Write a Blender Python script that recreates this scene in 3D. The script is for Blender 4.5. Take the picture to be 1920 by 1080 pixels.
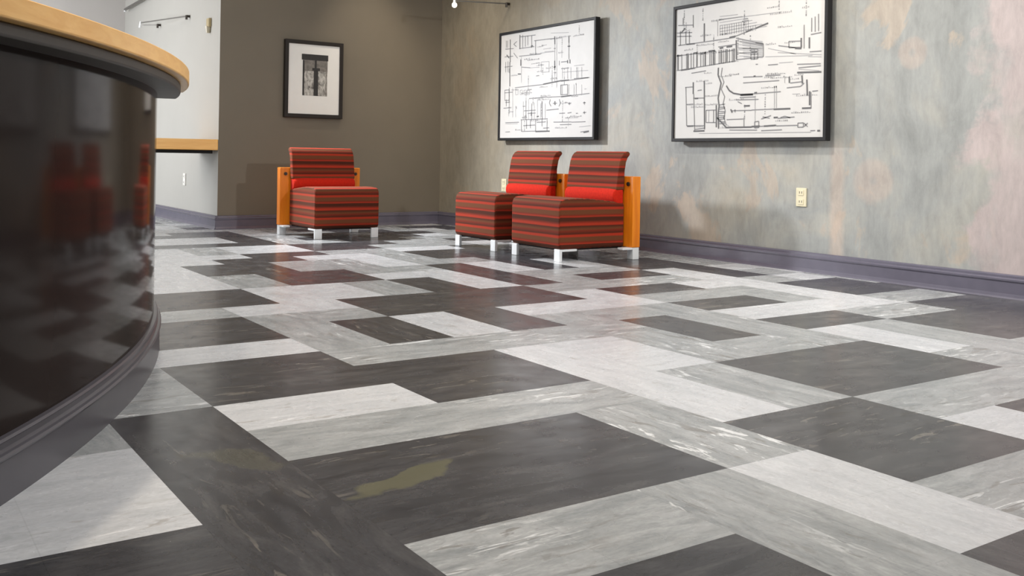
import bpy, bmesh, math, random, json
from mathutils import Vector, Matrix
for o in list(bpy.data.objects): bpy.data.objects.remove(o)
S = bpy.context.scene
COL = S.collection
U = 0.3048            # one floor tile; every length below is in tiles unless said otherwise

# ------------------------------------------------------------------ camera
F_PX, CY, ROLL, YAW = 1820.5, 295.3, 0.0167, 0.5959
CAM = Vector((-2.95445, -9.52, 2.49415))
f0 = Vector((math.sin(YAW), math.cos(YAW), 0)); r0 = Vector((math.cos(YAW), -math.sin(YAW), 0)); u0 = Vector((0, 0, 1))
rv = r0 * math.cos(ROLL) + u0 * math.sin(ROLL); uv_ = u0 * math.cos(ROLL) - r0 * math.sin(ROLL)
cd = bpy.data.cameras.new('camera'); cam = bpy.data.objects.new('camera', cd); COL.objects.link(cam)
m = Matrix((rv, uv_, -f0)).transposed().to_4x4(); m.translation = CAM * U; cam.matrix_world = m
cd.sensor_width = 36; cd.lens = F_PX / 1920 * 36; cd.shift_y = -(540 - CY) / 1920; cd.clip_start = 0.02
S.camera = cam

# ------------------------------------------------------------------ world, lights, exposure
w = bpy.data.worlds.new('world'); S.world = w; w.use_nodes = True
w.node_tree.nodes['Background'].inputs[0].default_value = (0.97, 0.98, 1.0, 1)
w.node_tree.nodes['Background'].inputs[1].default_value = 0.45
S.view_settings.view_transform = 'Standard'; S.view_settings.look = 'None'
S.view_settings.gamma = 1; S.view_settings.exposure = -0.11; S.view_settings.use_curve_mapping = False

def lamp(name, kind, loc, target, power, col, size=0.5, size_y=None, spot=None, blend=0.6):
    d = bpy.data.lights.new(name, kind); d.energy = power; d.color = col
    if kind == 'AREA':
        d.size = size
        if size_y: d.shape = 'RECTANGLE'; d.size_y = size_y
        else: d.shape = 'DISK'
    else: d.shadow_soft_size = size
    if spot: d.spot_size = math.radians(spot); d.spot_blend = blend
    o = bpy.data.objects.new(name, d); COL.objects.link(o); o.location = Vector(loc) * U
    o.rotation_euler = (Vector(target) - Vector(loc)).to_track_quat('-Z', 'Y').to_euler()
    return o
WARM = (1, 0.86, 0.68); NEUT = (1, 0.975, 0.945); COOL = (0.86, 0.93, 1.0)
lamp('key_spot', 'SPOT', (5.9, 21.3, 7.7), (14.2, 9.6, -1.6), 860, (0.96, 0.975, 1.0), 0.14, spot=88, blend=1.0)
lamp('annex_ceiling_light', 'AREA', (-1.5, 27, 9.8), (2.5, 27, 0), 38, NEUT, 2.2)
lamp('annex_window_light', 'AREA', (-7, 29, 4.2), (6.8, 28.5, 0.6), 200, (0.93, 0.96, 1.0), 2.2, 1.6)
lamp('room_fill_light', 'AREA', (12.0, -6, 7.8), (8, 18, 2), 92, NEUT, 0.16)
lamp('ceiling_light_front', 'AREA', (1.6, -0.5, 11.0), (1.6, -0.5, 0), 78, NEUT, 2.4, 2.4)
lamp('ceiling_light_left', 'AREA', (1.0, 12, 11.0), (6, 12, 0), 104, NEUT, 2.4, 2.4)
lamp('wall_wash_light', 'SPOT', (7.6, 4.6, 10.9), (15.1, 3.9, 1.8), 290, (1, 0.93, 0.84), 0.12, spot=76, blend=1.0)
lamp('near_wall_light', 'AREA', (10, -4, 10.8), (15.1, -4, 2.5), 12, NEUT, 1.2)
lamp('counter_downlight', 'SPOT', (-2.4, -0.9, 11.0), (-1.0, -2.2, 0), 150, WARM, 0.05, spot=70, blend=0.8)
lamp('picture_spot_a', 'SPOT', (12.3, 15.0, 10.8), (14.9, 15.5, 5.6), 14, WARM, 0.03, spot=28, blend=0.9)
lamp('corner_fill_light', 'SPOT', (10.0, 16.8, 10.9), (15.1, 20.2, 4.0), 150, WARM, 0.2, spot=64, blend=1.0)  # added warm fill, lifts the wall corner that the key spot leaves dark
lamp('picture_spot_b', 'SPOT', (12.3, 5.2, 10.8), (14.9, 5.2, 6.6), 34, WARM, 0.03, spot=32, blend=0.9)
lamp('grey_wall_spot', 'SPOT', (12.1, 18.9, 10.8), (12.1, 21.9, 5.2), 66, WARM, 0.05, spot=58, blend=1.0)

# ------------------------------------------------------------------ materials
def srgb(r, g, b):
    f = lambda c: (c / 255) / 12.92 if c / 255 <= 0.04045 else ((c / 255 + 0.055) / 1.055) ** 2.4
    return (f(r), f(g), f(b), 1)
class NT:
    def __init__(s, name):
        s.m = bpy.data.materials.new(name); s.m.use_nodes = True; s.t = s.m.node_tree; s.b = s.t.nodes['Principled BSDF']
    def n(s, typ, **kw):
        nd = s.t.nodes.new(typ)
        for k, v in kw.items():
            if k.startswith('i_'):
                key = k[2:]; key = int(key) if key.isdigit() else key.replace('_', ' ')
                nd.inputs[key].default_value = v
            else: setattr(nd, k, v)
        return nd
    def l(s, a, b): s.t.links.new(a, b)
    def mapping(s, src, scale, loc=(0, 0, 0)):
        mp = s.n('ShaderNodeMapping'); mp.inputs['Scale'].default_value = scale; mp.inputs['Location'].default_value = loc
        s.l(src, mp.inputs['Vector']); return mp.outputs[0]
    def noise(s, vec, scale, detail=4, rough=0.55, dist=0.0):
        nd = s.n('ShaderNodeTexNoise'); nd.inputs['Scale'].default_value = scale; nd.inputs['Detail'].default_value = detail
        nd.inputs['Roughness'].default_value = rough; nd.inputs['Distortion'].default_value = dist
        s.l(vec, nd.inputs['Vector']); return nd.outputs['Fac']
    def ramp(s, fac, stops, interp='LINEAR'):
        r = s.n('ShaderNodeValToRGB'); cr = r.color_ramp; cr.interpolation = interp
        while len(cr.elements) < len(stops): cr.elements.new(0.5)
        for e, (p, c) in zip(cr.elements, stops):
            e.position = p; e.color = c if len(c) == 4 else (*c, 1)
        s.l(fac, r.inputs[0]); return r.outputs[0]
    def mix(s, fac, a, b, mode='MIX'):
        x = s.n('ShaderNodeMix', data_type='RGBA', blend_type=mode)
        for sock, v in ((x.inputs[0], fac), (x.inputs[6], a), (x.inputs[7], b)):
            if hasattr(v, 'links'): s.l(v, sock)
            else: sock.default_value = v
        return x.outputs[2]
    def math(s, op, a, b=0.0, clamp=False):
        x = s.n('ShaderNodeMath', operation=op, use_clamp=clamp)
        for sock, v in zip(x.inputs, (a, b)):
            if hasattr(v, 'links'): s.l(v, sock)
            else: sock.default_value = v
        return x.outputs[0]
    def bump(s, h, strength, dist=0.002):
        b = s.n('ShaderNodeBump'); b.inputs['Strength'].default_value = strength; b.inputs['Distance'].default_value = dist
        s.l(h, b.inputs['Height']); s.l(b.outputs[0], s.b.inputs['Normal'])
    def col(s, c):
        if hasattr(c, 'links'): s.l(c, s.b.inputs['Base Color'])
        else: s.b.inputs['Base Color'].default_value = c
BW_ = lambda v: (v, v, v, 1)

def simple(name, c, rough=0.5, metal=0.0, coat=0.0, sheen=0.0, noise=0.06, nscale=12, spec=0.5):
    t = NT(name); tc = t.n('ShaderNodeTexCoord')
    n = t.noise(tc.outputs['Object'], nscale, 3)
    f = t.ramp(n, [(0.3, BW_(1 - noise)), (0.7, BW_(1 + noise))])
    t.col(t.mix(1.0, c, f, 'MULTIPLY'))
    t.b.inputs['Roughness'].default_value = rough; t.b.inputs['Metallic'].default_value = metal
    t.b.inputs['Coat Weight'].default_value = coat; t.b.inputs['Sheen Weight'].default_value = sheen
    t.b.inputs['Specular IOR Level'].default_value = spec
    return t.m

SA_ = 0.98574
def floor_mat(name, dark, mid, light, fleck, fl_lo, fl_col2, amt=1.0):
    t = NT(name); uv = t.n('ShaderNodeUVMap', uv_map='grain').outputs[0]
    at = t.n('ShaderNodeAttribute', attribute_name='tone')
    v1 = t.mapping(uv, (1.6, 7.0, 1)); n1 = t.noise(v1, 2.2, 6, 0.62, 0.9)
    v2 = t.mapping(uv, (7, 26, 1), (3, 5, 0)); n2 = t.noise(v2, 1.6, 5, 0.7, 0.6)
    c = t.ramp(n1, [(0.30, dark), (0.50, mid), (0.72, light)])
    g = t.ramp(n2, [(0.25, BW_(0.80)), (0.5, BW_(1.0)), (0.75, BW_(1.16))])
    c = t.mix(0.8 * amt, c, g, 'MULTIPLY')
    v3 = t.mapping(uv, (5, 24, 1), (11, 2, 0)); n3 = t.noise(v3, 1.0, 4, 0.6, 1.2)
    big = t.noise(t.mapping(uv, (1.0, 2.2, 1), (7, 9, 0)), 1.1, 3, 0.5)
    k = t.math('MULTIPLY', t.ramp(n3, [(fl_lo, BW_(0)), (fl_lo + 0.05, BW_(1))]), t.ramp(big, [(0.48, BW_(0)), (0.6, BW_(1))]))
    c = t.mix(k, c, fleck)
    n4 = t.noise(t.mapping(uv, (6, 26, 1), (1, 31, 0)), 1.1, 4, 0.6, 1.0)
    k2 = t.math('MULTIPLY', t.ramp(n4, [(fl_lo + 0.01, BW_(0)), (fl_lo + 0.07, BW_(0.8))]), t.ramp(big, [(0.40, BW_(0)), (0.56, BW_(1))]))
    c = t.mix(k2, c, fl_col2)
    c = t.mix(1.0, c, at.outputs['Color'], 'MULTIPLY')
    grit = t.noise(t.mapping(uv, (60, 120, 1)), 1.0, 3, 0.6)
    c = t.mix(1.0, c, t.ramp(grit, [(0.3, BW_(0.90)), (0.7, BW_(1.10))]), 'MULTIPLY')
    ps = t.n('ShaderNodeSeparateXYZ'); t.l(t.n('ShaderNodeNewGeometry').outputs['Position'], ps.inputs[0])
    fx = t.math('ABSOLUTE', t.math('SUBTRACT', t.math('FRACT', t.math('ADD', t.math('DIVIDE', ps.outputs[0], SA_ * U), 0.5)), 0.5))
    fy = t.math('ABSOLUTE', t.math('SUBTRACT', t.math('FRACT', t.math('ADD', t.math('DIVIDE', ps.outputs[1], U), 0.5)), 0.5))
    c = t.mix(1.0, c, t.ramp(t.math('MINIMUM', fx, fy), [(0.0, BW_(0.86)), (0.006, BW_(1))]), 'MULTIPLY')
    return t, c, n2
def finish_floor(t, c, h, rough):
    t.col(c)
    geo = t.n('ShaderNodeNewGeometry'); n = t.noise(geo.outputs['Position'], 9, 4)
    t.l(t.ramp(n, [(0.3, BW_(rough - 0.05)), (0.7, BW_(rough + 0.08))]), t.b.inputs['Roughness'])
    t.bump(h, 0.05, 0.001); t.b.inputs['Specular IOR Level'].default_value = 0.38
    return t.m
t, c, h = floor_mat('vinyl_dark', srgb(54, 54, 57), srgb(68, 68, 71), srgb(85, 84, 85), srgb(112, 108, 103), 0.59, srgb(62, 60, 59))
# an olive smear in the foreground tile
pos = t.n('ShaderNodeNewGeometry').outputs['Position']
nz = t.n('ShaderNodeTexNoise'); nz.inputs['Scale'].default_value = 5.0; nz.inputs['Detail'].default_value = 5; t.l(pos, nz.inputs['Vector'])
for (px, py, ang, rx, ry, thr) in ((0.60, -2.86, 0.35, 0.62, 0.20, 0.80), (-0.32, -1.75, -0.9, 0.50, 0.20, 0.30)):
    sub = t.n('ShaderNodeVectorMath', operation='SUBTRACT'); t.l(pos, sub.inputs[0]); sub.inputs[1].default_value = (px * U, py * U, 0)
    wob = t.n('ShaderNodeVectorMath', operation='SUBTRACT'); t.l(nz.outputs['Color'], wob.inputs[0]); wob.inputs[1].default_value = (0.5, 0.5, 0.5)
    ws = t.n('ShaderNodeVectorMath', operation='SCALE'); t.l(wob.outputs[0], ws.inputs[0]); ws.inputs['Scale'].default_value = 0.30
    ad = t.n('ShaderNodeVectorMath', operation='ADD'); t.l(sub.outputs[0], ad.inputs[0]); t.l(ws.outputs[0], ad.inputs[1])
    mp = t.n('ShaderNodeMapping', vector_type='TEXTURE'); t.l(ad.outputs[0], mp.inputs['Vector'])
    mp.inputs['Rotation'].default_value = (0, 0, ang); mp.inputs['Scale'].default_value = (rx * U, ry * U, 1)
    ln = t.n('ShaderNodeVectorMath', operation='LENGTH'); t.l(mp.outputs[0], ln.inputs[0])
    k = t.ramp(ln.outputs['Value'], [(0.80, BW_(thr)), (1.0, BW_(0))])
    c = t.mix(k, c, srgb(104, 102, 82))
M_D = finish_floor(t, c, h, 0.22)
t, c, h = floor_mat('vinyl_grey', srgb(136, 140, 142), srgb(159, 162, 163), srgb(178, 180, 181), srgb(226, 228, 229), 0.57, srgb(128, 126, 123))
M_G = finish_floor(t, c, h, 0.25)
t, c, h = floor_mat('vinyl_white', srgb(188, 191, 194), srgb(201, 203, 206), srgb(210, 212, 214), srgb(230, 231, 233), 0.60, srgb(168, 166, 164), 0.6)
M_W = finish_floor(t, c, h, 0.25)

def plaster():
    t = NT('mottled_plaster'); geo = t.n('ShaderNodeNewGeometry').outputs['Position']
    a = t.noise(t.mapping(geo, (1, 1.0, 0.8), (2, 3.7, 1)), 1.15, 7, 0.60, 0.8)
    b = t.noise(t.mapping(geo, (1, 1.1, 0.7), (9, 1.3, 5)), 1.9, 6, 0.60, 0.6)
    fine = t.noise(t.mapping(geo, (1, 6, 1.6)), 5, 7, 0.7)
    c = t.ramp(a, [(0.30, srgb(122, 127, 128)), (0.45, srgb(147, 151, 151)), (0.58, srgb(162, 161, 154)), (0.74, srgb(170, 160, 142))])
    k = t.ramp(b, [(0.56, BW_(0)), (0.60, BW_(0.75))]); c = t.mix(k, c, srgb(180, 162, 144))
    d = t.noise(t.mapping(geo, (1, 1.3, 0.8), (4, 8, 2)), 1.3, 7, 0.62, 0.3)
    k = t.ramp(d, [(0.57, BW_(0)), (0.64, BW_(0.7))]); c = t.mix(k, c, srgb(140, 146, 148))
    sep = t.n('ShaderNodeSeparateXYZ'); t.l(geo, sep.inputs[0])
    wob = t.noise(t.mapping(geo, (1, 1, 1.2), (5, 5, 5)), 2.4, 6, 0.6)
    yy = t.math('ADD', sep.outputs[1], t.math('MULTIPLY', t.math('SUBTRACT', wob, 0.5), 0.9))
    c = t.mix(0.30, c, srgb(168, 167, 160))
    # duller brown upward and toward the room corner, pink coat toward the near end
    dz = t.math('SUBTRACT', yy, t.math('MULTIPLY', sep.outputs[2], -0.55))
    c = t.mix(t.ramp(t.math('DIVIDE', dz, 10.0), [(0.43, BW_(0)), (0.60, BW_(0.8))]), c, srgb(142, 132, 112))
    zz = t.noise(t.mapping(geo, (1, 1.6, 0.9), (1, 1, 9)), 2.2, 6, 0.6)
    k = t.math('MULTIPLY', t.ramp(t.math('ADD', t.math('DIVIDE', yy, 10.0), 0.5), [(0.528, BW_(0.9)), (0.534, BW_(0))]), t.ramp(zz, [(0.36, BW_(0.35)), (0.5, BW_(1))]))
    c = t.mix(k, c, srgb(180, 167, 165))
    # thin pinkish run under the second picture
    yb = t.math('ABSOLUTE', t.math('SUBTRACT', t.math('ADD', sep.outputs[1], t.math('MULTIPLY', t.math('SUBTRACT', wob, 0.5), 0.10)), 4.25 * U))
    k = t.math('MULTIPLY', t.ramp(yb, [(0.03, BW_(0.55)), (0.07, BW_(0))]), t.ramp(t.math('DIVIDE', sep.outputs[2], 2.0), [(0.40, BW_(1)), (0.47, BW_(0))]))
    c = t.mix(k, c, srgb(190, 172, 158))
    # ring stain and a round repair
    for (py, pz, r) in ((2.47, 4.80, 0.085), (3.35, 2.10, 0.13)):
        sb = t.n('ShaderNodeVectorMath', operation='SUBTRACT'); t.l(geo, sb.inputs[0]); sb.inputs[1].default_value = (15.11 * U, py * U, pz * U)
        ln = t.n('ShaderNodeVectorMath', operation='LENGTH'); t.l(sb.outputs[0], ln.inputs[0])
        v = t.math('ADD', ln.outputs['Value'], t.math('MULTIPLY', t.math('SUBTRACT', wob, 0.5), 0.12))
        k = t.ramp(v, [(0.0, BW_(0.15)), (r * 0.35, BW_(0.5)), (r, BW_(0.4)), (r * 1.25, BW_(0))]); c = t.mix(k, c, srgb(184, 166, 154))
    c = t.mix(0.8, c, t.ramp(fine, [(0.25, BW_(0.84)), (0.75, BW_(1.10))]), 'MULTIPLY')
    med = t.noise(t.mapping(geo, (1, 2.2, 1.1), (3, 1, 7)), 3.2, 7, 0.68, 0.5)
    c = t.mix(1.0, c, t.ramp(med, [(0.30, BW_(0.84)), (0.5, BW_(1.0)), (0.70, BW_(1.12))]), 'MULTIPLY')
    t.col(c); t.b.inputs['Roughness'].default_value = 0.62; t.bump(fine, 0.12, 0.003)
    return t.m
M_PL = plaster()
M_GREY = simple('paint_dark_taupe', srgb(116, 108, 94), 0.65, noise=0.04, nscale=2)
M_LITE = simple('paint_light_grey', srgb(176, 174, 168), 0.6, noise=0.02, nscale=2)
M_FAR = simple('paint_warm_white', srgb(186, 182, 179), 0.6, noise=0.02, nscale=2)
M_CEIL = simple('ceiling_white', srgb(225, 223, 218), 0.8, noise=0.02)
M_BASE = simple('baseboard_vinyl', srgb(98, 95, 109), 0.24, noise=0.05, spec=0.6)
M_BLACK = simple('black_trim', srgb(16, 15, 15), 0.6, spec=0.2)
M_SOFF = simple('charcoal_board', srgb(70, 66, 62), 0.5)
M_FRAME = simple('dark_frame', srgb(20, 19, 21), 0.55, spec=0.3)
M_FRAMEB = simple('dark_bronze_frame', srgb(38, 32, 28), 0.5, spec=0.3)
M_MAT = simple('white_mat', srgb(238, 238, 234), 0.7, noise=0.01)
M_PAPER = simple('drafting_paper', srgb(198, 197, 195), 0.6, noise=0.02)
M_METAL = simple('satin_aluminium', srgb(232, 235, 237), 0.35, metal=0.1, noise=0.03)
M_STEEL = simple('dark_steel', srgb(70, 66, 62), 0.35, metal=0.8)
M_IVORY = simple('ivory_plastic', srgb(218, 210, 180), 0.4, noise=0.01)
M_WHITEP = simple('white_plastic', srgb(236, 234, 228), 0.4, noise=0.01)
M_SLOT = simple('slot_dark', srgb(70, 62, 50), 0.6)
M_UNDER = simple('underside_cloth', srgb(30, 22, 20), 0.9)
M_GLASSY = simple('frosted_lamp_glass', srgb(210, 220, 212), 0.2)
M_RED = simple('plain_red_fabric', srgb(192, 38, 20), 0.9, sheen=0.03, noise=0.10, nscale=60, spec=0.15)
def ink(name, v): return simple(name, srgb(v, v, v + 2), 0.8, noise=0.0)
M_INK = [ink('ink_faint', 160), ink('ink_mid', 128), ink('ink_bold', 94)]
def emit(name, col, s):
    t = NT(name); t.b.inputs['Emission Color'].default_value = col; t.b.inputs['Emission Strength'].default_value = s; return t.m
M_BULB = emit('lit_bulb', (1, 0.93, 0.82, 1), 6)

def wood(name, base, dark, axis='z', rough=0.35):
    t = NT(name); ob = t.n('ShaderNodeTexCoord').outputs['Object']
    sc = {'z': (14, 14, 1.2), 'x': (1.2, 14, 14), 'y': (14, 1.2, 14), 'ring': (4, 4, 22)}[axis]
    n = t.noise(t.mapping(ob, sc), 2.0, 6, 0.6, 0.7)
    n2 = t.noise(ob, 1.6, 2)
    c = t.ramp(n, [(0.3, dark), (0.62, base)])
    c = t.mix(0.4, c, t.ramp(n2, [(0.3, BW_(0.85)), (0.7, BW_(1.12))]), 'MULTIPLY')
    t.col(c); t.b.inputs['Roughness'].default_value = rough; t.b.inputs['Coat Weight'].default_value = 0.08; t.b.inputs['Coat Roughness'].default_value = 0.2
    return t.m
M_CH_WOOD = wood('honey_cherry', srgb(232, 136, 26), srgb(214, 112, 16))
M_TOP_WOOD = wood('maple_top', srgb(248, 198, 124), srgb(236, 180, 106), 'ring')

def velvet():
    t = NT('striped_velvet'); uv = t.n('ShaderNodeUVMap', uv_map='wrap').outputs[0]
    sep = t.n('ShaderNodeSeparateXYZ'); t.l(uv, sep.inputs[0])
    wob = t.noise(t.mapping(uv, (2, 12, 1)), 1.0, 2)
    v = t.math('ADD', t.math('DIVIDE', sep.outputs[1], 0.20), t.math('MULTIPLY', wob, 0.05))
    f = t.math('FRACT', v)
    D = srgb(72, 34, 20); R = srgb(162, 50, 30); Md = srgb(116, 42, 26); K = srgb(104, 60, 36)
    c = t.ramp(f, [(0.0, Md), (0.06, D), (0.17, D), (0.20, R), (0.26, Md), (0.31, K), (0.44, K), (0.47, R), (0.53, R), (0.57, D), (0.68, Md), (0.74, K), (0.85, D), (0.88, R), (0.94, R), (1.0, Md)])
    pile = t.noise(t.mapping(uv, (150, 320, 1)), 1.0, 3)
    c = t.mix(0.5, c, t.ramp(pile, [(0.3, BW_(0.8)), (0.7, BW_(1.25))]), 'MULTIPLY')
    t.col(c); t.b.inputs['Roughness'].default_value = 0.85; t.b.inputs['Specular IOR Level'].default_value = 0.2
    t.b.inputs['Sheen Weight'].default_value = 0.16; t.b.inputs['Sheen Roughness'].default_value = 0.35
    t.b.inputs['Sheen Tint'].default_value = (1.0, 0.55, 0.38, 1)
    t.bump(pile, 0.2, 0.001)
    return t.m
M_VEL = velvet()

def laminate():
    t = NT('dark_gloss_laminate'); ob = t.n('ShaderNodeTexCoord').outputs['Object']
    n = t.noise(ob, 1.2, 3)
    t.col(t.ramp(n, [(0.35, srgb(40, 33, 31)), (0.65, srgb(47, 39, 36))]))
    t.b.inputs['Roughness'].default_value = 0.10; t.b.inputs['Specular IOR Level'].default_value = 0.06
    n2 = t.noise(t.mapping(ob, (1, 1, 0.35)), 1.4, 2); t.bump(n2, 0.03, 0.02)
    return t.m
M_LAM = laminate()
M_KICK = simple('counter_kick_vinyl', srgb(84, 82, 88), 0.30, noise=0.04)

# ------------------------------------------------------------------ mesh helpers (input in tiles)
def V(x, y, z): return (x * U, y * U, z * U)
def add_box(bm, x0, x1, y0, y1, z0, z1, mi=0):
    vs = [bm.verts.new(V(x, y, z)) for z in (z0, z1) for x, y in ((x0, y0), (x1, y0), (x1, y1), (x0, y1))]
    for f in ((3, 2, 1, 0), (4, 5, 6, 7), (0, 1, 5, 4), (1, 2, 6, 5), (2, 3, 7, 6), (3, 0, 4, 7)):
        fc = bm.faces.new([vs[i] for i in f]); fc.material_index = mi
def add_cyl(bm, p0, p1, r, n=16, mi=0, r1=None):
    p0 = Vector(p0) * U; p1 = Vector(p1) * U; d = (p1 - p0)
    q = d.to_track_quat('Z', 'Y'); r1 = r if r1 is None else r1
    a = []; b = []
    for i in range(n):
        an = 2 * math.pi * i / n; v = Vector((math.cos(an), math.sin(an), 0))
        a.append(bm.verts.new(p0 + q @ (v * r * U))); b.append(bm.verts.new(p1 + q @ (v * r1 * U)))
    for i in range(n):
        j = (i + 1) % n; bm.faces.new((a[i], a[j], b[j], b[i])).material_index = mi
    bm.faces.new(a[::-1]).material_index = mi; bm.faces.new(b).material_index = mi
def obj(name, bm, mats, parent=None, bevel=0, seg=2, smooth=False, loc=None):
    bmesh.ops.recalc_face_normals(bm, faces=bm.faces)
    me = bpy.data.meshes.new(name); bm.to_mesh(me); bm.free()
    for x in (mats if isinstance(mats, (list, tuple)) else [mats]): me.materials.append(x)
    o = bpy.data.objects.new(name, me); COL.objects.link(o)
    if smooth:
        for p in me.polygons: p.use_smooth = True
    if bevel:
        b = o.modifiers.new('bevel', 'BEVEL'); b.width = bevel * U; b.segments = seg; b.limit_method = 'ANGLE'; b.angle_limit = math.radians(40)
        b.harden_normals = False
    if parent: o.parent = parent
    if loc: o.location = Vector(loc) * U
    return o
def struct(o): o['kind'] = 'structure'; return o
def tag(o, label, cat, group=None):
    o['label'] = label; o['category'] = cat
    if group: o['group'] = group
    return o
def empty(name, loc, rz=0):
    o = bpy.data.objects.new(name, None); COL.objects.link(o); o.location = Vector(loc) * U
    o.rotation_euler = (0, 0, rz); o.empty_display_size = 0.1
    return o

# ------------------------------------------------------------------ the room shell
XW, YB, XS, YF = 15.114, 21.903, 6.84, 35.4      # right wall, taupe back wall, light side wall, far wall
ZC = 11.3
SA = 0.98574
ROWS = {
 -7: 'DDDDDGDDD..........', -6: 'DDDDDGWGGG.........', -5: 'DDDGGGWDDWD........', -4: 'DDDDDDGDDGGG.......',
 -3: 'WWDDDDGWGDDDGGGG...', -2: 'WWDGGGGWGDDDWGDDDDD', -1: 'GGDWWDDWWGGGWGDDDDD', 0: 'GGGDDDDWWGDGDDGGDDD',
 1: 'GGGDDGGGGGDGWWWWGGD', 2: 'WWWWWGDWDGGGDDGWDDD', 3: 'DDDDDGDWDWWWGGGWDDG', 4: 'GGDDDGGDDDDWDDWWGWG',
 5: 'GGGGGWWDDDDGGGGWDGW', 6: 'DDDDDDWWGDWDGDDWDWW', 7: 'WWWDDDWWGDWDGGGDDGG', 8: 'DDDWWWGDDWWDWDWDDGG',
 9: 'GGWWWWGDDGGDWDWDGGG', 10: 'DDDGGWDDGGWGGDDDDGG', 11: 'GGGWWWDDGGWGDDDDGWD', 12: 'GGWWDWWDDWWGDDDGGWD',
 13: 'DDDDWWWWDDGGWWDGWGG', 14: 'GGWWWGWGWWDDGGGWDDG', 15: 'DDDGGGWGWWDDDGGDDGW', 16: 'GGWWWWDDDDGGDDGGWGD',
 17: 'DDDDGGWWWDGDDDDWGDG', 18: 'WWGGGWGWWDGGGGDDGGG', 19: 'DDDWWGGDDDWGGDDGWDD', 20: 'GGDDDDGWDDWGDDGGDDG',
 21: 'WWWGGWWWWWWGGDDGGWD', 22: 'DDWWWDGGWDGWWGGGGGG', 23: 'WWWWGGWWWGWWDGGGGGG', 24: 'DDGGGWWWGWWGGGGGGGG'}
random.seed(11)
AX0, AX1, RY0, RY1 = -26, 16, -18, 36
grid = {}
for k in range(RY0, RY1):
    for a in range(AX0, AX1):
        s = ROWS.get(k); ch = '.'
        if s and -3 <= a <= 15: ch = s[a + 3]
        grid[(a, k)] = ch
for k in range(RY0, RY1):
    for a in range(AX0, AX1):
        if grid[(a, k)] == '.':
            c_ = random.choice('DDGGW')
            dx, dy = random.choice(((1, 0), (0, 1), (1, 1), (2, 0), (0, 2)))
            for i in range(dx + 1):
                for j in range(dy + 1):
                    if grid.get((a + i, k + j)) == '.': grid[(a + i, k + j)] = c_
bm = bmesh.new(); uvl = bm.loops.layers.uv.new('grain'); tone = bm.faces.layers.float_color.new('tone') if hasattr(bm.faces.layers, 'float_color') else None
def run(a, k, dx, dy):
    n = 1; c_ = grid[(a, k)]
    for s in (1, -1):
        i = 1
        while grid.get((a + dx * i * s, k + dy * i * s)) == c_ and i < 5: n += 1; i += 1
    return n
tones = []
vcache = {}
def gv(a, k):
    x = min(a * SA, XW)
    if (a, k) not in vcache: vcache[(a, k)] = bm.verts.new(V(x, k, 0))
    return vcache[(a, k)]
for k in range(RY0, RY1):
    for a in range(AX0, AX1):
        f = bm.faces.new((gv(a, k), gv(a + 1, k), gv(a + 1, k + 1), gv(a, k + 1)))
        f.material_index = 'DGW'.index(grid[(a, k)])
        along_x = run(a, k, 1, 0) >= run(a, k, 0, 1)
        for lp in f.loops:
            x, y = lp.vert.co.x, lp.vert.co.y
            lp[uvl].uv = (x, y) if along_x else (y + 3.7, x + 5.1)
        random.seed(a // 2 * 131 + k * 17 + 5); tones.append(1 + random.uniform(-0.05, 0.05))
fl = obj('floor', bm, [M_D, M_G, M_W]); struct(fl)
at = fl.data.attributes.new('tone', 'FLOAT_COLOR', 'FACE')
for i, v in enumerate(tones): at.data[i].color = (v, v, v, 1)

def slab(name, x0, x1, y0, y1, z0, z1, mat):
    b = bmesh.new(); add_box(b, x0, x1, y0, y1, z0, z1); return struct(obj(name, b, mat))
slab('wall_right', XW, XW + 0.5, -18, YB + 0.5, 0, ZC, M_PL)
slab('wall_back', XS, XW, YB, YB + 0.5, 0, ZC, M_GREY)
slab('wall_side', XS + 0.001, XS + 0.5, YB + 0.5, YF, 0, ZC, M_LITE)
slab('wall_side_end', XS - 0.004, XS, YB + 0.004, YB + 0.5, 0, ZC, M_LITE)
slab('wall_far', AX0 * SA, XS + 0.5, YF, YF + 0.5, 0, ZC, M_FAR)
slab('wall_left', AX0 * SA - 0.5, AX0 * SA, -18, YF + 0.5, 0, ZC, M_LITE)
slab('ceiling', AX0 * SA, XW + 0.5, -18, YF + 0.5, ZC, ZC + 0.4, M_CEIL)

def baseboard(name, p0, p1, nrm):
    # cove profile: (distance from wall, height)
    prof = [(0.0, 0.0), (0.13, 0.0), (0.115, 0.03), (0.10, 0.09), (0.09, 0.30), (0.105, 0.33), (0.105, 0.36), (0.075, 0.385), (0.07, 0.425), (0.05, 0.445), (0.0, 0.45)]
    b = bmesh.new(); rows = []
    for p in (p0, p1):
        rows.append([b.verts.new(V(p[0] + nrm[0] * d, p[1] + nrm[1] * d, z)) for d, z in prof])
    for i in range(len(prof) - 1): b.faces.new((rows[0][i], rows[1][i], rows[1][i + 1], rows[0][i + 1]))
    b.faces.new(rows[0]); b.faces.new(rows[1][::-1])
    return struct(obj(name, b, M_BASE))
baseboard('baseboard_right', (XW, -18), (XW, YB), (-1, 0))
baseboard('baseboard_back', (XS - 0.09, YB), (XW - 0.1, YB), (0, -1))
baseboard('baseboard_side', (XS, YB - 0.09), (XS, YF), (-1, 0))
baseboard('baseboard_far', (AX0 * SA, YF), (XS - 0.1, YF), (0, -1))

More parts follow.
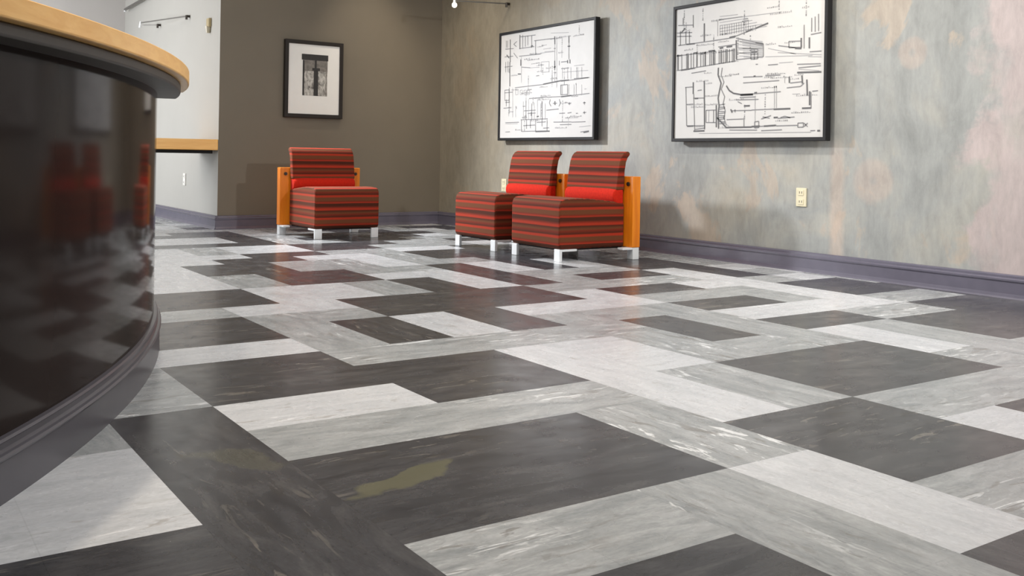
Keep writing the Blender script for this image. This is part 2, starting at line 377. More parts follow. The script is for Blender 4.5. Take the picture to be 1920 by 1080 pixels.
# ------------------------------------------------------------------ curved reception counter
CX, CYC = -15.408, 7.346
A0, A1 = math.radians(-52), math.radians(-11.0)
def arc_strip(bm, prof, a0, a1, n=96, inner=13.2, cap=None):
    """profile (radius, z) from bottom to top on the outside; closed on the inside"""
    rows = []
    full = [(inner, prof[0][1])] + list(prof) + [(inner, prof[-1][1])]
    for i in range(n + 1):
        a = a0 + (a1 - a0) * i / n
        rows.append([bm.verts.new(V(CX + r * math.cos(a), CYC + r * math.sin(a), z)) for r, z in full])
    m_ = len(full)
    for i in range(n):
        for j in range(m_):
            bm.faces.new((rows[i][j], rows[i + 1][j], rows[i + 1][(j + 1) % m_], rows[i][(j + 1) % m_]))
    bm.faces.new(rows[0]); bm.faces.new(rows[-1][::-1])
counter = empty('reception_counter', (CX + 14.6, CYC - 3, 0))
tag(counter, 'curved reception counter with glossy dark front and thick maple top at left edge', 'counter')
def cpart(name, prof, mat, a0=A0, a1=A1, inner=13.2, bevel=0, seg=2, n=200):
    b = bmesh.new(); arc_strip(b, prof, a0, a1, n=n, inner=inner)
    for v in b.verts: v.co -= counter.location
    o = obj(name, b, mat, counter, bevel=bevel, seg=seg)
    for p in o.data.polygons: p.use_smooth = True
    o.data.set_sharp_from_angle(angle=math.radians(28))
    return o
cpart('kick_base', [(16.245, 0.0), (16.245, 0.30)], M_KICK)
cpart('base_moulding', [(16.21, 0.30), (16.25, 0.305), (16.262, 0.325), (16.25, 0.345), (16.222, 0.35), (16.205, 0.37), (16.205, 0.41), (16.22, 0.425), (16.21, 0.445), (16.185, 0.45)], M_KICK)
cpart('front_panel', [(16.17, 0.45), (16.17, 3.23)], M_LAM)
cpart('soffit_board', [(16.43, 3.23), (16.45, 3.235), (16.45, 3.33)], M_SOFF, bevel=0.015, inner=13.0, a1=A1 + math.radians(0.35))
top = cpart('countertop', [(16.54, 3.33), (16.55, 3.34), (16.55, 3.49)], M_TOP_WOOD, bevel=0.02, seg=2, inner=12.8, a1=A1 + math.radians(0.8))

# ------------------------------------------------------------------ wall shelf counter at the back left
sh = empty('wall_shelf', (5.0, YB + 0.5, 2.46))
tag(sh, 'thick maple shelf with black underframe projecting beside the dark taupe wall', 'shelf')
b = bmesh.new(); add_box(b, 1.2 - 5, 6.83 - 5, -0.5, 1.7, 0.11, 0.46); obj('shelf_board', b, wood('maple_shelf', srgb(248, 196, 116), srgb(236, 176, 94), 'x'), sh, bevel=0.02)
b = bmesh.new(); add_box(b, 1.35 - 5, 6.68 - 5, -0.42, 1.5, 0, 0.11); obj('support_rail', b, M_BLACK, sh, bevel=0.01)
for x in (1.6 - 5,):
    b = bmesh.new(); add_box(b, x, x + 0.3, -0.2, 1.3, -2.46, 0); obj('leg', b, M_BLACK, sh, bevel=0.01)

# ------------------------------------------------------------------ lounge chairs
def profile_solid(bm, prof, w, uvl, crown=0.0, nx=10, v_side=True, close_uv0=0.0):
    """prof: list of (depth, z) running bottom-front -> up -> over -> back-bottom; extruded along x by width w"""
    rows = []; acc = [close_uv0]
    for i in range(1, len(prof)):
        acc.append(acc[-1] + math.hypot(prof[i][0] - prof[i - 1][0], prof[i][1] - prof[i - 1][1]))
    for k in range(nx + 1):
        s = k / nx * 2 - 1; x = s * w / 2
        rows.append([bm.verts.new(V(x, d, z)) for d, z in prof])
    for k in range(nx):
        for i in range(len(prof) - 1):
            f = bm.faces.new((rows[k][i], rows[k + 1][i], rows[k + 1][i + 1], rows[k][i + 1]))
            for lp, (kk, ii) in zip(f.loops, ((k, i), (k + 1, i), (k + 1, i + 1), (k, i + 1))):
                lp[uvl].uv = (kk / nx * w * U, acc[ii] * U)
        f = bm.faces.new((rows[k][-1], rows[k + 1][-1], rows[k + 1][0], rows[k][0]))
        for lp in f.loops: lp[uvl].uv = (lp.vert.co.x, lp.vert.co.y)
    for r in (rows[0], rows[-1][::-1]):
        f = bm.faces.new(r)
        for lp in f.loops: lp[uvl].uv = (lp.vert.co.y, lp.vert.co.z - prof[0][1] * U + close_uv0 * U)
def soft(o, bevel, seg=4):
    for p in o.data.polygons: p.use_smooth = True
    b = o.modifiers.new('bevel', 'BEVEL'); b.width = bevel * U; b.segments = seg; b.limit_method = 'ANGLE'; b.angle_limit = math.radians(50)
    w_ = o.modifiers.new('wn', 'WEIGHTED_NORMAL'); w_.keep_sharp = False
W2 = 2.07
def chair(loc, rz, label, src=None):
    """front faces local -y; local origin at the middle of the front edge on the floor"""
    root = empty('lounge_chair', loc, rz); tag(root, label, 'chair')
    if src:
        def cp(ch, par):
            c2 = ch.copy(); COL.objects.link(c2); c2.parent = par
            for g in ch.children: cp(g, c2)
        for ch in src.children: cp(ch, root)
        return root
    # seat block: bottom front, up the front, rounded over, gently crowned top, down at the back
    pr = [(0.06, 0.31), (0.015, 0.36), (0.0, 0.45), (0.0, 1.25), (0.005, 1.36), (0.035, 1.44), (0.09, 1.485), (0.17, 1.505), (0.45, 1.525), (0.85, 1.52), (1.4, 1.47), (2.03, 1.40), (2.03, 0.31)]
    b = bmesh.new(); u = b.loops.layers.uv.new('wrap'); profile_solid(b, pr, W2, u)
    o = obj('seat', b, M_VEL, root); soft(o, 0.055)
    b = bmesh.new(); add_box(b, -W2 / 2 + .08, W2 / 2 - .08, 0.1, 2.02, 0.27, 0.32); obj('seat_underside', b, M_UNDER, root)
    # red lumbar roll
    pr = [(1.80, 1.36), (1.72, 1.42), (1.68, 1.52), (1.68, 1.62), (1.72, 1.70), (1.80, 1.755), (2.01, 1.76), (2.01, 1.36)]
    b = bmesh.new(); u = b.loops.layers.uv.new('wrap'); profile_solid(b, pr, W2 - 0.02, u)
    for v in b.verts:   # bellied a little in the middle of the width
        s = v.co.x / (W2 * U / 2)
        if v.co.y < 1.85 * U: v.co.y -= 0.05 * U * (1 - s * s)
    o = obj('lumbar_cushion', b, M_RED, root); soft(o, 0.06)
    # upper back: leans and rolls backward at the top
    front = [(1.77, 1.725), (1.77, 1.80), (1.795, 2.0), (1.825, 2.2), (1.865, 2.42), (1.92, 2.56), (1.99, 2.645), (2.08, 2.69)]
    back = [(2.16, 2.69), (2.20, 2.64), (2.18, 2.59), (2.12, 2.53), (2.07, 2.42), (2.03, 2.2), (2.02, 2.0), (2.02, 1.85), (2.02, 1.725)]
    b = bmesh.new(); u = b.loops.layers.uv.new('wrap'); profile_solid(b, front + back, W2, u, close_uv0=0.2)
    o = obj('backrest', b, M_VEL, root); soft(o, 0.04)
    # broad timber back board
    b = bmesh.new(); add_box(b, -1.34, 1.34, 2.04, 2.29, 0.30, 2.07); bd = obj('back_board', b, M_CH_WOOD, root, bevel=0.018, seg=3)
    for s in (-1, 1):
        b = bmesh.new(); add_cyl(b, (s * 1.17, 2.041, 1.88), (s * 1.17, 2.0, 1.88), 0.05, 20); add_cyl(b, (s * 1.17, 2.0, 1.88), (s * 1.17, 1.98, 1.88), 0.025, 12)
        obj('bolt', b, M_STEEL, bd)
    # angled metal feet: square post with a flat plate running back (or forward) under the body
    for s in (-1, 1):
        x0, x1 = (s * (W2 / 2 - .01) , s * (W2 / 2 - .24)); x0, x1 = min(x0, x1), max(x0, x1)
        b = bmesh.new(); add_box(b, x0, x1, 0.02, 0.10, 0.0, 0.30); add_box(b, x0, x1, 0.10, 0.55, 0.245, 0.30)
        obj('leg', b, M_METAL, root, bevel=0.012)
        x0, x1 = s * 1.33, s * 1.11; x0, x1 = min(x0, x1), max(x0, x1)
        b = bmesh.new(); add_box(b, x0, x1, 2.07, 2.27, 0.0, 0.30); add_box(b, x0, x1, 1.75, 2.07, 0.245, 0.30)
        obj('leg', b, M_METAL, root, bevel=0.012)
    return root
c1 = chair((9.24, 17.12, 0), 0, 'red striped lounge chair standing alone before the dark taupe wall')
c3 = chair((11.06, 10.10, 0), -math.pi / 2, 'red striped lounge chair on the right of the adjoining pair, nearest the camera', c1)
c2 = chair((11.06, 12.93, 0), -math.pi / 2, 'red striped lounge chair on the left of the adjoining pair, half behind its neighbour', c1)

# ------------------------------------------------------------------ pictures
DR = json.loads('{"A":[[3,0.103,0.961,0.107,0.739],[3,0.102,0.74,0.107,0.499],[2,0.054,0.955,0.056,0.885],[2,0.07,0.953,0.072,0.883],[2,0.045,0.873,0.146,0.867],[2,0.039,0.797,0.14,0.793],[3,0.062,0.814,0.094,0.779],[2,0.052,0.745,0.055,0.643],[2,0.079,0.749,0.081,0.641],[2,0.041,0.695,0.134,0.696],[2,0.097,0.633,0.096,0.677],[2,0.147,0.823,0.194,0.768],[2,0.183,0.932,0.145,0.909,0.179,0.882],[2,0.046,0.466,0.1,0.466,0.102,0.364,0.048,0.364,0.046,0.466],[2,0.034,0.288,0.112,0.29],[2,0.056,0.344,0.111,0.345],[2,0.1,0.487,0.105,0.234],[2,0.046,0.44,0.143,0.441],[2,0.068,0.305,0.066,0.375],[1,0.142,0.484,0.148,0.194],[1,0.18,0.306,0.183,0.193],[2,0.188,0.299,0.192,0.274],[2,0.06,0.144,0.222,0.144],[1,0.06,0.131,0.207,0.13],[3,0.217,0.99,0.219,0.852],[2,0.25,0.985,0.252,0.861],[2,0.217,0.971,0.397,0.965],[2,0.219,0.858,0.384,0.857],[2,0.309,0.971,0.311,0.878],[2,0.28,0.969,0.282,0.869],[2,0.353,0.965,0.356,0.848],[3,0.348,0.867,0.37,0.865],[2,0.398,0.91,0.4,0.776],[2,0.383,0.912,0.607,0.906],[2,0.212,0.784,0.457,0.778],[1,0.457,0.787,0.61,0.784],[1,0.239,0.775,0.244,0.526],[3,0.232,0.751,0.233,0.689],[3,0.2,0.613,0.235,0.61],[2,0.241,0.676,0.345,0.659],[1,0.345,0.659,0.446,0.655],[2,0.411,0.576,0.444,0.577],[3,0.607,0.924,0.609,0.85],[2,0.6,0.812,0.619,0.811],[3,0.611,0.698,0.613,0.615],[3,0.602,0.64,0.622,0.642],[2,0.604,0.588,0.627,0.588],[1,0.607,0.924,0.615,0.497],[1,0.628,0.921,0.637,0.448],[3,0.754,0.904,0.755,0.846],[3,0.745,0.814,0.769,0.813],[2,0.755,0.846,0.758,0.694],[3,0.745,0.69,0.746,0.661],[3,0.769,0.693,0.769,0.658],[2,0.679,0.679,0.745,0.678],[2,0.659,0.693,0.66,0.652],[2,0.68,0.618,0.759,0.618],[1,0.811,0.631,0.913,0.632],[1,0.565,0.959,0.753,0.939],[1,0.466,0.702,0.55,0.698,0.552,0.602,0.468,0.605,0.466,0.702],[1,0.485,0.82,0.568,0.82],[1,0.499,0.794,0.596,0.79],[2,0.169,0.482,0.491,0.489],[3,0.491,0.491,0.682,0.509],[2,0.682,0.503,0.952,0.513],[3,0.682,0.508,0.762,0.508],[2,0.813,0.516,0.964,0.514],[2,0.336,0.366,0.535,0.369],[2,0.535,0.366,0.698,0.364],[3,0.685,0.362,0.79,0.367],[2,0.79,0.367,0.967,0.374],[1,0.693,0.631,0.695,0.526],[1,0.746,0.626,0.748,0.521],[1,0.779,0.623,0.781,0.518],[1,0.837,0.617,0.839,0.514],[1,0.85,0.616,0.852,0.512],[1,0.888,0.612,0.89,0.509],[1,0.676,0.474,0.678,0.375],[1,0.694,0.473,0.696,0.373],[1,0.749,0.469,0.751,0.37],[1,0.762,0.468,0.764,0.369],[1,0.814,0.464,0.816,0.366],[1,0.835,0.462,0.837,0.365],[1,0.891,0.458,0.892,0.361],[2,0.68,0.468,0.749,0.468,0.751,0.38,0.682,0.38,0.68,0.468],[1,0.917,0.416,0.935,0.417],[1,0.694,0.584,0.951,0.578],[2,0.833,0.474,0.836,0.456],[1,0.177,0.456,0.205,0.457,0.206,0.413,0.178,0.412,0.177,0.456],[1,0.23,0.453,0.257,0.453,0.258,0.41,0.231,0.409,0.23,0.453],[1,0.275,0.45,0.302,0.45,0.303,0.407,0.276,0.406,0.275,0.45],[1,0.312,0.447,0.339,0.448,0.34,0.405,0.313,0.404,0.312,0.447],[2,0.57,0.346,0.561,0.31,0.579,0.28],[2,0.666,0.34,0.677,0.304,0.663,0.276],[3,0.619,0.325,0.622,0.29],[2,0.599,0.306,0.642,0.306],[2,0.759,0.294,0.785,0.295],[2,0.769,0.305,0.772,0.282],[2,0.906,0.294,0.931,0.295],[2,0.919,0.305,0.92,0.278],[2,0.531,0.246,0.661,0.252],[2,0.754,0.21,0.793,0.214],[2,0.668,0.211,0.728,0.211],[2,0.908,0.207,0.939,0.209],[2,0.92,0.221,0.922,0.194],[2,0.838,0.204,0.857,0.205],[1,0.27,0.343,0.274,0.165],[2,0.3,0.352,0.303,0.164],[1,0.329,0.36,0.333,0.163],[2,0.366,0.319,0.369,0.162],[1,0.395,0.327,0.398,0.161],[1,0.43,0.354,0.434,0.16],[1,0.466,0.313,0.469,0.159],[2,0.483,0.332,0.486,0.158],[1,0.516,0.311,0.519,0.157],[2,0.279,0.251,0.411,0.252],[2,0.324,0.225,0.411,0.225],[2,0.264,0.296,0.293,0.295],[3,0.363,0.236,0.364,0.199],[3,0.302,0.207,0.306,0.183],[3,0.426,0.19,0.448,0.193],[2,0.251,0.166,0.253,0.054],[2,0.311,0.164,0.312,0.078],[2,0.355,0.162,0.356,0.083],[2,0.412,0.161,0.415,0.051],[2,0.484,0.158,0.485,0.098],[2,0.54,0.156,0.541,0.055],[2,0.244,0.166,0.546,0.166],[2,0.253,0.054,0.555,0.054],[3,0.415,0.049,0.569,0.051],[2,0.275,0.109,0.406,0.112],[2,0.427,0.136,0.526,0.138],[2,0.499,0.08,0.562,0.082],[2,0.609,0.133,0.795,0.129],[2,0.795,0.127,0.934,0.127],[2,0.677,0.107,0.795,0.107],[2,0.886,0.037,0.967,0.046],[3,0.917,0.033,0.967,0.041],[1,0.872,0.083,0.984,0.091],[2,0.062,0.051,0.117,0.053]],"B":[[2,0.012,0.726,0.298,0.731],[3,0.078,0.727,0.142,0.726],[2,0.298,0.731,0.437,0.736],[3,0.398,0.739,0.442,0.744],[2,0.442,0.744,0.661,0.806],[3,0.513,0.765,0.556,0.779],[3,0.579,0.783,0.661,0.808],[2,0.445,0.73,0.631,0.663],[3,0.58,0.679,0.631,0.663],[2,0.631,0.663,0.633,0.572],[3,0.447,0.714,0.45,0.571],[2,0.45,0.569,0.633,0.572],[1,0.316,0.882,0.748,0.875],[2,0.484,0.847,0.531,0.847],[2,0.493,0.861,0.526,0.861],[2,0.009,0.885,0.129,0.871],[2,0.047,0.939,0.048,0.885],[2,0.126,0.949,0.128,0.852],[3,0.212,0.872,0.214,0.733],[2,-0.001,0.826,0.12,0.815],[2,-0.0,0.799,0.115,0.787],[2,0.027,0.839,0.029,0.724],[2,0.071,0.827,0.072,0.73],[2,0.098,0.829,0.1,0.726],[3,0.033,0.822,0.065,0.855],[1,0.044,0.82,0.103,0.839],[2,0.549,0.631,0.595,0.631,0.596,0.561,0.55,0.561,0.549,0.631],[2,0.572,0.63,0.573,0.558],[2,0.549,0.596,0.596,0.596],[3,0.553,0.613,0.591,0.611],[2,0.472,0.701,0.627,0.652],[1,0.458,0.652,0.627,0.632],[1,0.458,0.616,0.544,0.612],[2,0.583,0.522,0.597,0.521],[3,0.011,0.655,0.013,0.534],[2,0.041,0.655,0.043,0.536],[2,0.079,0.655,0.081,0.538],[3,0.09,0.655,0.092,0.538],[2,0.114,0.655,0.116,0.539],[2,0.133,0.655,0.135,0.54],[3,0.16,0.655,0.161,0.541],[2,0.188,0.655,0.19,0.543],[2,0.207,0.655,0.209,0.544],[3,0.223,0.655,0.224,0.544],[2,0.257,0.655,0.258,0.546],[2,0.269,0.655,0.271,0.546],[3,0.284,0.655,0.286,0.547],[2,0.295,0.655,0.296,0.548],[2,0.325,0.655,0.327,0.549],[3,0.34,0.655,0.342,0.55],[2,0.355,0.655,0.357,0.55],[2,0.37,0.655,0.371,0.551],[3,0.382,0.654,0.383,0.552],[2,0.399,0.654,0.401,0.553],[2,0.419,0.654,0.421,0.553],[3,0.432,0.654,0.433,0.554],[2,0.002,0.645,0.3,0.649],[3,0.002,0.645,0.036,0.645],[2,0.004,0.53,0.146,0.533],[3,0.037,0.529,0.108,0.533],[2,0.108,0.536,0.45,0.561],[3,0.133,0.652,0.165,0.652],[3,0.186,0.643,0.228,0.645],[3,0.248,0.655,0.294,0.656],[2,0.319,0.678,0.448,0.684],[3,0.33,0.667,0.355,0.669],[3,0.379,0.671,0.419,0.672],[2,0.32,0.637,0.439,0.642],[2,0.12,0.498,0.23,0.507],[1,0.311,0.878,0.313,0.761],[1,0.329,0.837,0.33,0.761],[1,0.346,0.837,0.347,0.761],[1,0.363,0.838,0.364,0.762],[1,0.38,0.839,0.381,0.762],[1,0.396,0.839,0.398,0.763],[1,0.413,0.84,0.414,0.763],[1,0.43,0.841,0.431,0.763],[1,0.446,0.841,0.447,0.764],[1,0.463,0.842,0.464,0.764],[1,0.479,0.843,0.48,0.765],[1,0.495,0.843,0.496,0.765],[1,0.511,0.844,0.513,0.765],[1,0.527,0.844,0.529,0.766],[1,0.544,0.805,0.545,0.766],[1,0.56,0.805,0.56,0.766],[1,0.576,0.806,0.576,0.767],[1,0.326,0.907,0.454,0.902],[1,0.326,0.884,0.488,0.883],[1,0.327,0.861,0.521,0.864],[1,0.327,0.838,0.555,0.844],[1,0.327,0.815,0.587,0.825],[1,0.328,0.792,0.62,0.807],[1,0.328,0.769,0.652,0.788],[1,0.457,0.718,0.626,0.682],[1,0.487,0.707,0.626,0.673],[1,0.459,0.704,0.627,0.664],[1,0.489,0.684,0.627,0.655],[1,0.461,0.68,0.627,0.646],[1,0.491,0.669,0.627,0.637],[1,0.464,0.656,0.627,0.628],[1,0.493,0.646,0.627,0.619],[1,0.466,0.642,0.627,0.61],[1,0.496,0.622,0.628,0.601],[1,0.468,0.618,0.628,0.592],[1,0.498,0.608,0.628,0.583],[1,0.47,0.594,0.628,0.574],[1,0.5,0.584,0.628,0.565],[2,0.073,0.391,0.135,0.391],[3,0.135,0.427,0.136,0.335],[2,0.078,0.391,0.089,0.09],[2,0.086,0.257,0.137,0.258],[3,0.219,0.431,0.227,0.06],[2,0.139,0.303,0.221,0.3],[3,0.15,0.3,0.176,0.3],[2,0.14,0.335,0.152,0.051],[2,0.089,0.09,0.227,0.088],[3,0.094,0.087,0.142,0.088],[3,0.143,0.047,0.227,0.049],[2,0.17,0.36,0.201,0.363],[2,0.235,0.205,0.307,0.204],[2,0.237,0.112,0.308,0.11],[2,0.235,0.205,0.237,0.112],[3,0.311,0.241,0.314,0.074],[2,0.292,0.203,0.293,0.111],[1,0.256,0.201,0.257,0.112],[2,0.153,0.061,0.227,0.07],[3,0.322,0.522,0.321,0.465],[3,0.321,0.465,0.344,0.405],[3,0.344,0.405,0.333,0.349],[3,0.333,0.349,0.324,0.292],[3,0.324,0.292,0.332,0.235],[3,0.332,0.235,0.326,0.178],[3,0.326,0.178,0.328,0.12],[3,0.328,0.12,0.331,0.063],[2,0.35,0.519,0.343,0.466],[2,0.343,0.466,0.364,0.41],[2,0.364,0.41,0.345,0.358],[2,0.345,0.358,0.371,0.302],[2,0.371,0.302,0.361,0.249],[2,0.361,0.249,0.377,0.194],[2,0.377,0.194,0.368,0.141],[2,0.368,0.141,0.387,0.086],[2,0.327,0.24,0.374,0.246],[2,0.327,0.224,0.375,0.223],[2,0.327,0.209,0.375,0.213],[2,0.327,0.193,0.375,0.19],[2,0.328,0.177,0.375,0.18],[2,0.328,0.162,0.376,0.157],[2,0.328,0.146,0.376,0.147],[2,0.328,0.131,0.376,0.136],[2,0.329,0.115,0.377,0.113],[2,0.329,0.099,0.377,0.103],[3,0.382,0.382,0.404,0.344,0.434,0.322,0.483,0.31,0.568,0.308],[3,0.483,0.305,0.568,0.304],[2,0.568,0.31,0.748,0.314],[3,0.577,0.316,0.595,0.317],[2,0.5,0.436,0.63,0.431],[2,0.648,0.434,0.746,0.431],[3,0.57,0.436,0.584,0.437],[2,0.5,0.394,0.738,0.393],[2,0.454,0.272,0.605,0.268],[2,0.464,0.259,0.493,0.242],[3,0.508,0.225,0.548,0.225],[2,0.478,0.288,0.586,0.287],[1,0.708,0.358,0.71,0.201],[1,0.721,0.357,0.723,0.201],[1,0.582,0.297,0.585,0.077],[2,0.417,0.194,0.56,0.191],[3,0.416,0.205,0.427,0.179],[2,0.446,0.203,0.446,0.181],[2,0.56,0.193,0.706,0.194],[3,0.706,0.192,0.811,0.192],[3,0.883,0.191,0.937,0.191],[2,0.935,0.299,0.937,0.188],[3,0.927,0.305,0.928,0.21],[3,0.909,0.386,0.914,0.277],[2,0.635,0.141,0.68,0.129],[3,0.707,0.133,0.733,0.134],[2,0.733,0.127,0.837,0.133],[2,0.626,0.126,0.689,0.148],[2,0.751,0.132,0.777,0.14,0.812,0.128],[3,0.318,0.147,0.389,0.067],[3,0.389,0.07,0.562,0.07],[2,0.562,0.07,0.725,0.079],[3,0.645,0.074,0.721,0.078],[3,0.562,0.073,0.617,0.075],[2,0.582,0.107,0.609,0.11,0.61,0.065,0.583,0.062,0.582,0.107],[2,0.509,0.14,0.51,0.069],[2,0.388,0.129,0.504,0.13],[2,0.409,0.051,0.599,0.047],[2,0.627,0.042,0.761,0.046],[1,0.349,0.12,0.409,0.077],[2,0.725,0.074,0.855,0.075],[2,0.859,0.09,0.893,0.091,0.893,0.062,0.859,0.061,0.859,0.09],[2,0.897,0.089,0.918,0.064],[2,0.918,0.088,0.897,0.065],[2,0.935,0.036,0.963,0.037],[3,0.976,0.035,0.992,0.036],[1,0.186,0.029,0.939,0.026],[3,0.801,0.414,0.803,0.371],[3,0.879,0.417,0.883,0.36],[2,0.808,0.37,0.88,0.374],[2,0.787,0.338,0.872,0.342,0.893,0.364],[1,0.773,0.412,0.773,0.373],[1,0.822,0.292,0.869,0.291],[2,0.943,0.304,0.976,0.306],[3,0.85,0.439,0.994,0.431],[2,0.849,0.496,0.989,0.487],[2,0.858,0.471,0.99,0.473],[1,0.858,0.462,0.982,0.441],[2,0.73,0.639,0.873,0.603],[3,0.834,0.608,0.873,0.603],[3,0.871,0.675,0.872,0.608],[2,0.795,0.661,0.872,0.654,0.872,0.611,0.796,0.617,0.795,0.661],[3,0.92,0.673,0.921,0.598],[2,0.887,0.763,0.889,0.601],[2,0.929,0.691,0.99,0.697],[2,0.932,0.804,0.933,0.709],[2,0.972,0.825,0.974,0.708],[2,0.952,0.81,0.954,0.706],[1,0.663,0.628,0.839,0.569],[1,0.726,0.591,0.993,0.547],[2,0.923,0.574,0.992,0.572],[1,0.915,0.542,0.993,0.533],[1,0.646,0.57,0.94,0.548],[2,0.665,0.509,0.728,0.508],[1,0.736,0.517,0.823,0.515]]}')
def frame_bm(w, h, fw, dep):
    b = bmesh.new()
    o_ = [(0, 0), (w, 0), (w, h), (0, h)]; i_ = [(fw, fw), (w - fw, fw), (w - fw, h - fw), (fw, h - fw)]
    L = []
    for pts, z in ((o_, 0), (o_, dep), (i_, dep), (i_, dep - 0.04), ): L.append([b.verts.new((x * U, -z * U, y * U)) for x, y in pts])
    for A, B in zip(L[:-1], L[1:]):
        for i in range(4): b.faces.new((A[i], A[(i + 1) % 4], B[(i + 1) % 4], B[i]))
    b.faces.new(L[0]); return b
def paper_bm(w, h, fw, dep, lines, px0, px1, pz0, pz1, lw):
    b = bmesh.new()
    def q(pts, y, mi):
        f = b.faces.new([b.verts.new((x * U, y * U, z * U)) for x, z in pts]); f.material_index = mi
    y0 = -(dep - 0.035)
    q([(fw * .5, fw * .5), (w - fw * .5, fw * .5), (w - fw * .5, h - fw * .5), (fw * .5, h - fw * .5)], y0, 0)
    for ln in lines:
        mi = ln[0]; pts = [(px0 + ln[i] * (px1 - px0), pz0 + ln[i + 1] * (pz1 - pz0)) for i in range(1, len(ln), 2)]
        t_ = lw * (0.55, 0.8, 1.25)[mi - 1]
        for (xa, za), (xb, zb) in zip(pts[:-1], pts[1:]):
            dx, dz = xb - xa, zb - za; L_ = math.hypot(dx, dz)
            if L_ < 1e-5: continue
            nx_, nz_ = -dz / L_ * t_ / 2, dx / L_ * t_ / 2
            P = [(xa + nx_, za + nz_), (xa - nx_, za - nz_), (xb - nx_, zb - nz_), (xb + nx_, zb + nz_)]
            if all(fw < x < w - fw and fw < z < h - fw for x, z in P): q(P, y0 - 0.004 - 0.001 * mi, mi)
    return b
def drafting_picture(yl, yr, z0, z1, key, label, ux, uz):
    """hangs on the right wall; local x runs from the far (left) edge to the near edge"""
    w_, h_ = yl - yr, z1 - z0
    root = empty('framed_drawing', (XW - 0.12, yl, z0), -math.pi / 2); tag(root, label, 'picture', None)
    b = frame_bm(w_, h_, 0.085, 0.17); obj('frame', b, M_FRAME, root, bevel=0.01)
    b = paper_bm(w_, h_, 0.085, 0.17, DR[key], yl - ux[0], yl - ux[1], uz[0] - z0, uz[1] - z0, 0.030)
    rnd = random.Random(key)   # small drafting notes and ticks: rows of tiny unreadable strokes
    for _ in range(46):
        cx_, cz_ = rnd.uniform(.35, w_ - .6), rnd.uniform(.3, h_ - .4); n_ = rnd.randint(4, 12); vert = rnd.random() < .3
        for i_ in range(n_):
            o_ = i_ * 0.055; a_ = rnd.uniform(.015, .05)
            x_, z_ = (cx_, cz_ + o_) if vert else (cx_ + o_, cz_)
            if not (.15 < x_ < w_ - .15 and .15 < z_ < h_ - .15): continue
            mi_ = rnd.choice((1, 1, 2)); yy_ = -(0.17 - 0.035) - 0.003 - .001 * mi_
            f_ = b.faces.new([b.verts.new((X_ * U, yy_ * U, Z_ * U)) for X_, Z_ in ((x_, z_), (x_ + .03, z_), (x_ + .03, z_ + a_), (x_, z_ + a_))]); f_.material_index = mi_
    obj('architectural_print', b, [M_PAPER] + M_INK, root)
    b = bmesh.new(); add_box(b, 0.5, w_ - 0.5, 0.0, 0.115, h_ - 0.5, h_ - 0.3); obj('hanging_rail', b, M_BLACK, root)
    b = bmesh.new(); add_box(b, 0.5, w_ - 0.5, 0.0, 0.115, 0.3, 0.5); obj('spacer_batten', b, M_BLACK, root)
drafting_picture(17.58, 12.48, 3.05, 6.63, 'A', 'black-framed architectural line drawing on the plaster wall nearer the room corner', (17.46, 12.6), (3.16, 6.5))
drafting_picture(9.26, 4.36, 2.98, 6.52, 'B', 'black-framed architectural line drawing on the plaster wall nearer the camera, cut by the image top', (9.14, 4.5), (3.09, 6.4))

pic = empty('framed_photograph', (8.99, YB - 0.01, 3.73)); tag(pic, 'small dark-framed photograph with wide white mat on the dark taupe wall', 'picture')
w_, h_ = 2.11, 2.63
obj('frame', frame_bm(w_, h_, 0.13, 0.15), M_FRAMEB, pic, bevel=0.012)
b = bmesh.new(); add_box(b, 0.08, w_ - 0.08, -0.10, -0.02, 0.08, h_ - 0.08); obj('mat_board', b, M_MAT, pic)
def photo_mat():
    t = NT('grey_photo_print'); ob = t.n('ShaderNodeTexCoord').outputs['Object']
    n = t.noise(t.mapping(ob, (9, 1, 6)), 2.2, 6, 0.7, 1.0)
    t.col(t.ramp(n, [(0.35, srgb(70, 68, 66)), (0.5, srgb(168, 166, 160)), (0.66, srgb(216, 214, 208))])); t.b.inputs['Roughness'].default_value = 0.6
    return t.m
b = bmesh.new()
def rect(x0, x1, z0, z1, y, mi):
    f = b.faces.new([b.verts.new(V(x, y, z)) for x, z in ((x0, z0), (x1, z0), (x1, z1), (x0, z1))]); f.material_index = mi
X0, X1, Z0, Z1 = 0.60, 1.56, 0.76, 2.15
rect(X0 + .04, X1 - .02, Z0, Z1, -0.105, 0)
rect(X0, X1, Z1 - 0.18, Z1 + .02, -0.108, 1); rect(X0 + .04, X1 - .02, Z1 - 0.55, Z1 - 0.18, -0.107, 2)
rect(X0 + .44, X0 + .60, Z0, Z0 + 0.93, -0.110, 1); rect(X0 + .38, X0 + .66, Z0 + 0.86, Z0 + 0.95, -0.112, 1)
rect(X0 + .04, X0 + .10, Z0, Z1 - .2, -0.110, 1); rect(X1 - .08, X1 - .05, Z0, Z1 - .2, -0.110, 2)
rect(X0 + .47, X0 + .54, Z1 - 0.5, Z1 - 0.12, -0.111, 1)
obj('photo_print', b, [photo_mat(), simple('photo_black', srgb(46, 44, 43), 0.6, noise=.2, nscale=40), simple('photo_midgrey', srgb(120, 116, 110), 0.6, noise=.35, nscale=30)], pic)

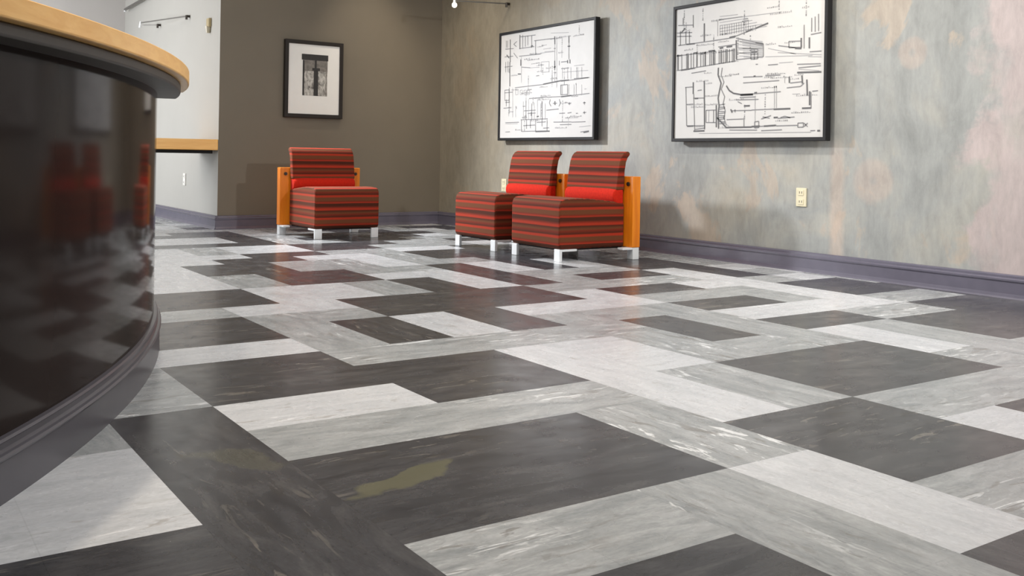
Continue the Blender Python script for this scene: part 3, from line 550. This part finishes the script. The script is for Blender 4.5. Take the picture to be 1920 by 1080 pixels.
# ------------------------------------------------------------------ outlets, sensor
def outlet(loc, rz, mat, label, w_=0.29, h_=0.43, cat='outlet'):
    r = empty('wall_outlet', loc, rz); tag(r, label, cat)
    b = bmesh.new(); add_box(b, -w_ / 2, w_ / 2, -0.03, 0, -h_ / 2, h_ / 2); obj('cover_plate', b, mat, r, bevel=0.012)
    for s in (-1, 1):
        b = bmesh.new(); add_box(b, -.075, .075, -0.042, -0.028, s * .105 - .065, s * .105 + .065); rc = obj('receptacle', b, mat, r, bevel=0.008)
        b = bmesh.new(); add_box(b, -.04, -.025, -0.044, -0.040, s * .105 - .02, s * .105 + .03); add_box(b, .025, .04, -0.044, -0.040, s * .105 - .02, s * .105 + .03); obj('slot', b, M_SLOT, rc)
outlet((XW, 5.22, 1.69), -math.pi / 2, M_IVORY, 'ivory outlet plate low on the plaster wall below the nearer framed drawing')
outlet((XW, 17.55, 1.56), -math.pi / 2, M_IVORY, 'ivory outlet plate on the plaster wall just left of the paired chairs')
outlet((XS, 25.7, 1.52), -math.pi / 2, M_WHITEP, 'white outlet plate on the light wall beneath the maple shelf')
r = empty('wall_sensor', (XS, 23.0, 6.72), -math.pi / 2); tag(r, 'small beige sensor mounted high on the light wall left of the taupe wall', 'sensor')
b = bmesh.new(); add_box(b, -.14, .14, -0.10, 0, -.05, .25); obj('housing', b, simple('aged_beige_plastic', srgb(176, 160, 122), 0.45), r, bevel=0.03, seg=3)
b = bmesh.new(); add_cyl(b, (0, -0.07, -0.02), (0, -0.07, -0.24), 0.10, 20, r1=0.06); obj('lens', b, simple('sensor_lens', srgb(190, 182, 160), 0.3), r, smooth=False)

# ------------------------------------------------------------------ low-voltage rod lights
M_ROD = simple('brushed_rod', srgb(120, 118, 114), 0.35, metal=0.6)
def rod_light(wall, end, label, name='rod_light', bulb=False, cap=True, r=0.022, nrm=(-1, 0, 0)):
    root = empty(name, wall); tag(root, label, 'light')
    e = Vector(end) - Vector(wall); n = Vector(nrm); off = n * 0.12
    b = bmesh.new(); add_cyl(b, (0, 0, 0), tuple(off), 0.045, 18); add_cyl(b, tuple(off + Vector((0, 0, 0.03))), tuple(off + Vector((0, 0, -0.12))), 0.04, 18); obj('wall_mount', b, M_STEEL, root)
    b = bmesh.new(); add_cyl(b, tuple(off), tuple(e), r, 10); obj('rod', b, M_ROD, root)
    b = bmesh.new(); add_cyl(b, tuple(e + Vector((0, 0, 0.05))), tuple(e + Vector((0, 0, -0.10))), 0.035, 16, r1=0.055); h = obj('lamp_head', b, M_METAL, root)
    if bulb:
        b = bmesh.new(); bmesh.ops.create_uvsphere(b, u_segments=16, v_segments=10, radius=0.085 * U, matrix=Matrix.Translation((e + Vector((0, 0, -0.14))) * U))
        obj('bulb', b, M_BULB, h, smooth=True)
rod_light((XS, 25.4, 7.30), (5.87, 28.4, 7.30), 'upper thin metal rod light on the light wall beyond the counter')
rod_light((XS, 29.35, 7.40), (6.20, 29.9, 7.40), 'lower thin metal rod light on the light wall, just above the counter edge')
rod_light((XS, 31.0, 8.70), (6.66, 34.6, 8.60), 'bright metal bar light at the image top beside the light wall', r=0.06)
rod_light((XW, 17.43, 7.62), (13.28, 17.93, 7.60), 'small rod light with glowing bulb on the plaster wall above the far drawing', bulb=True)
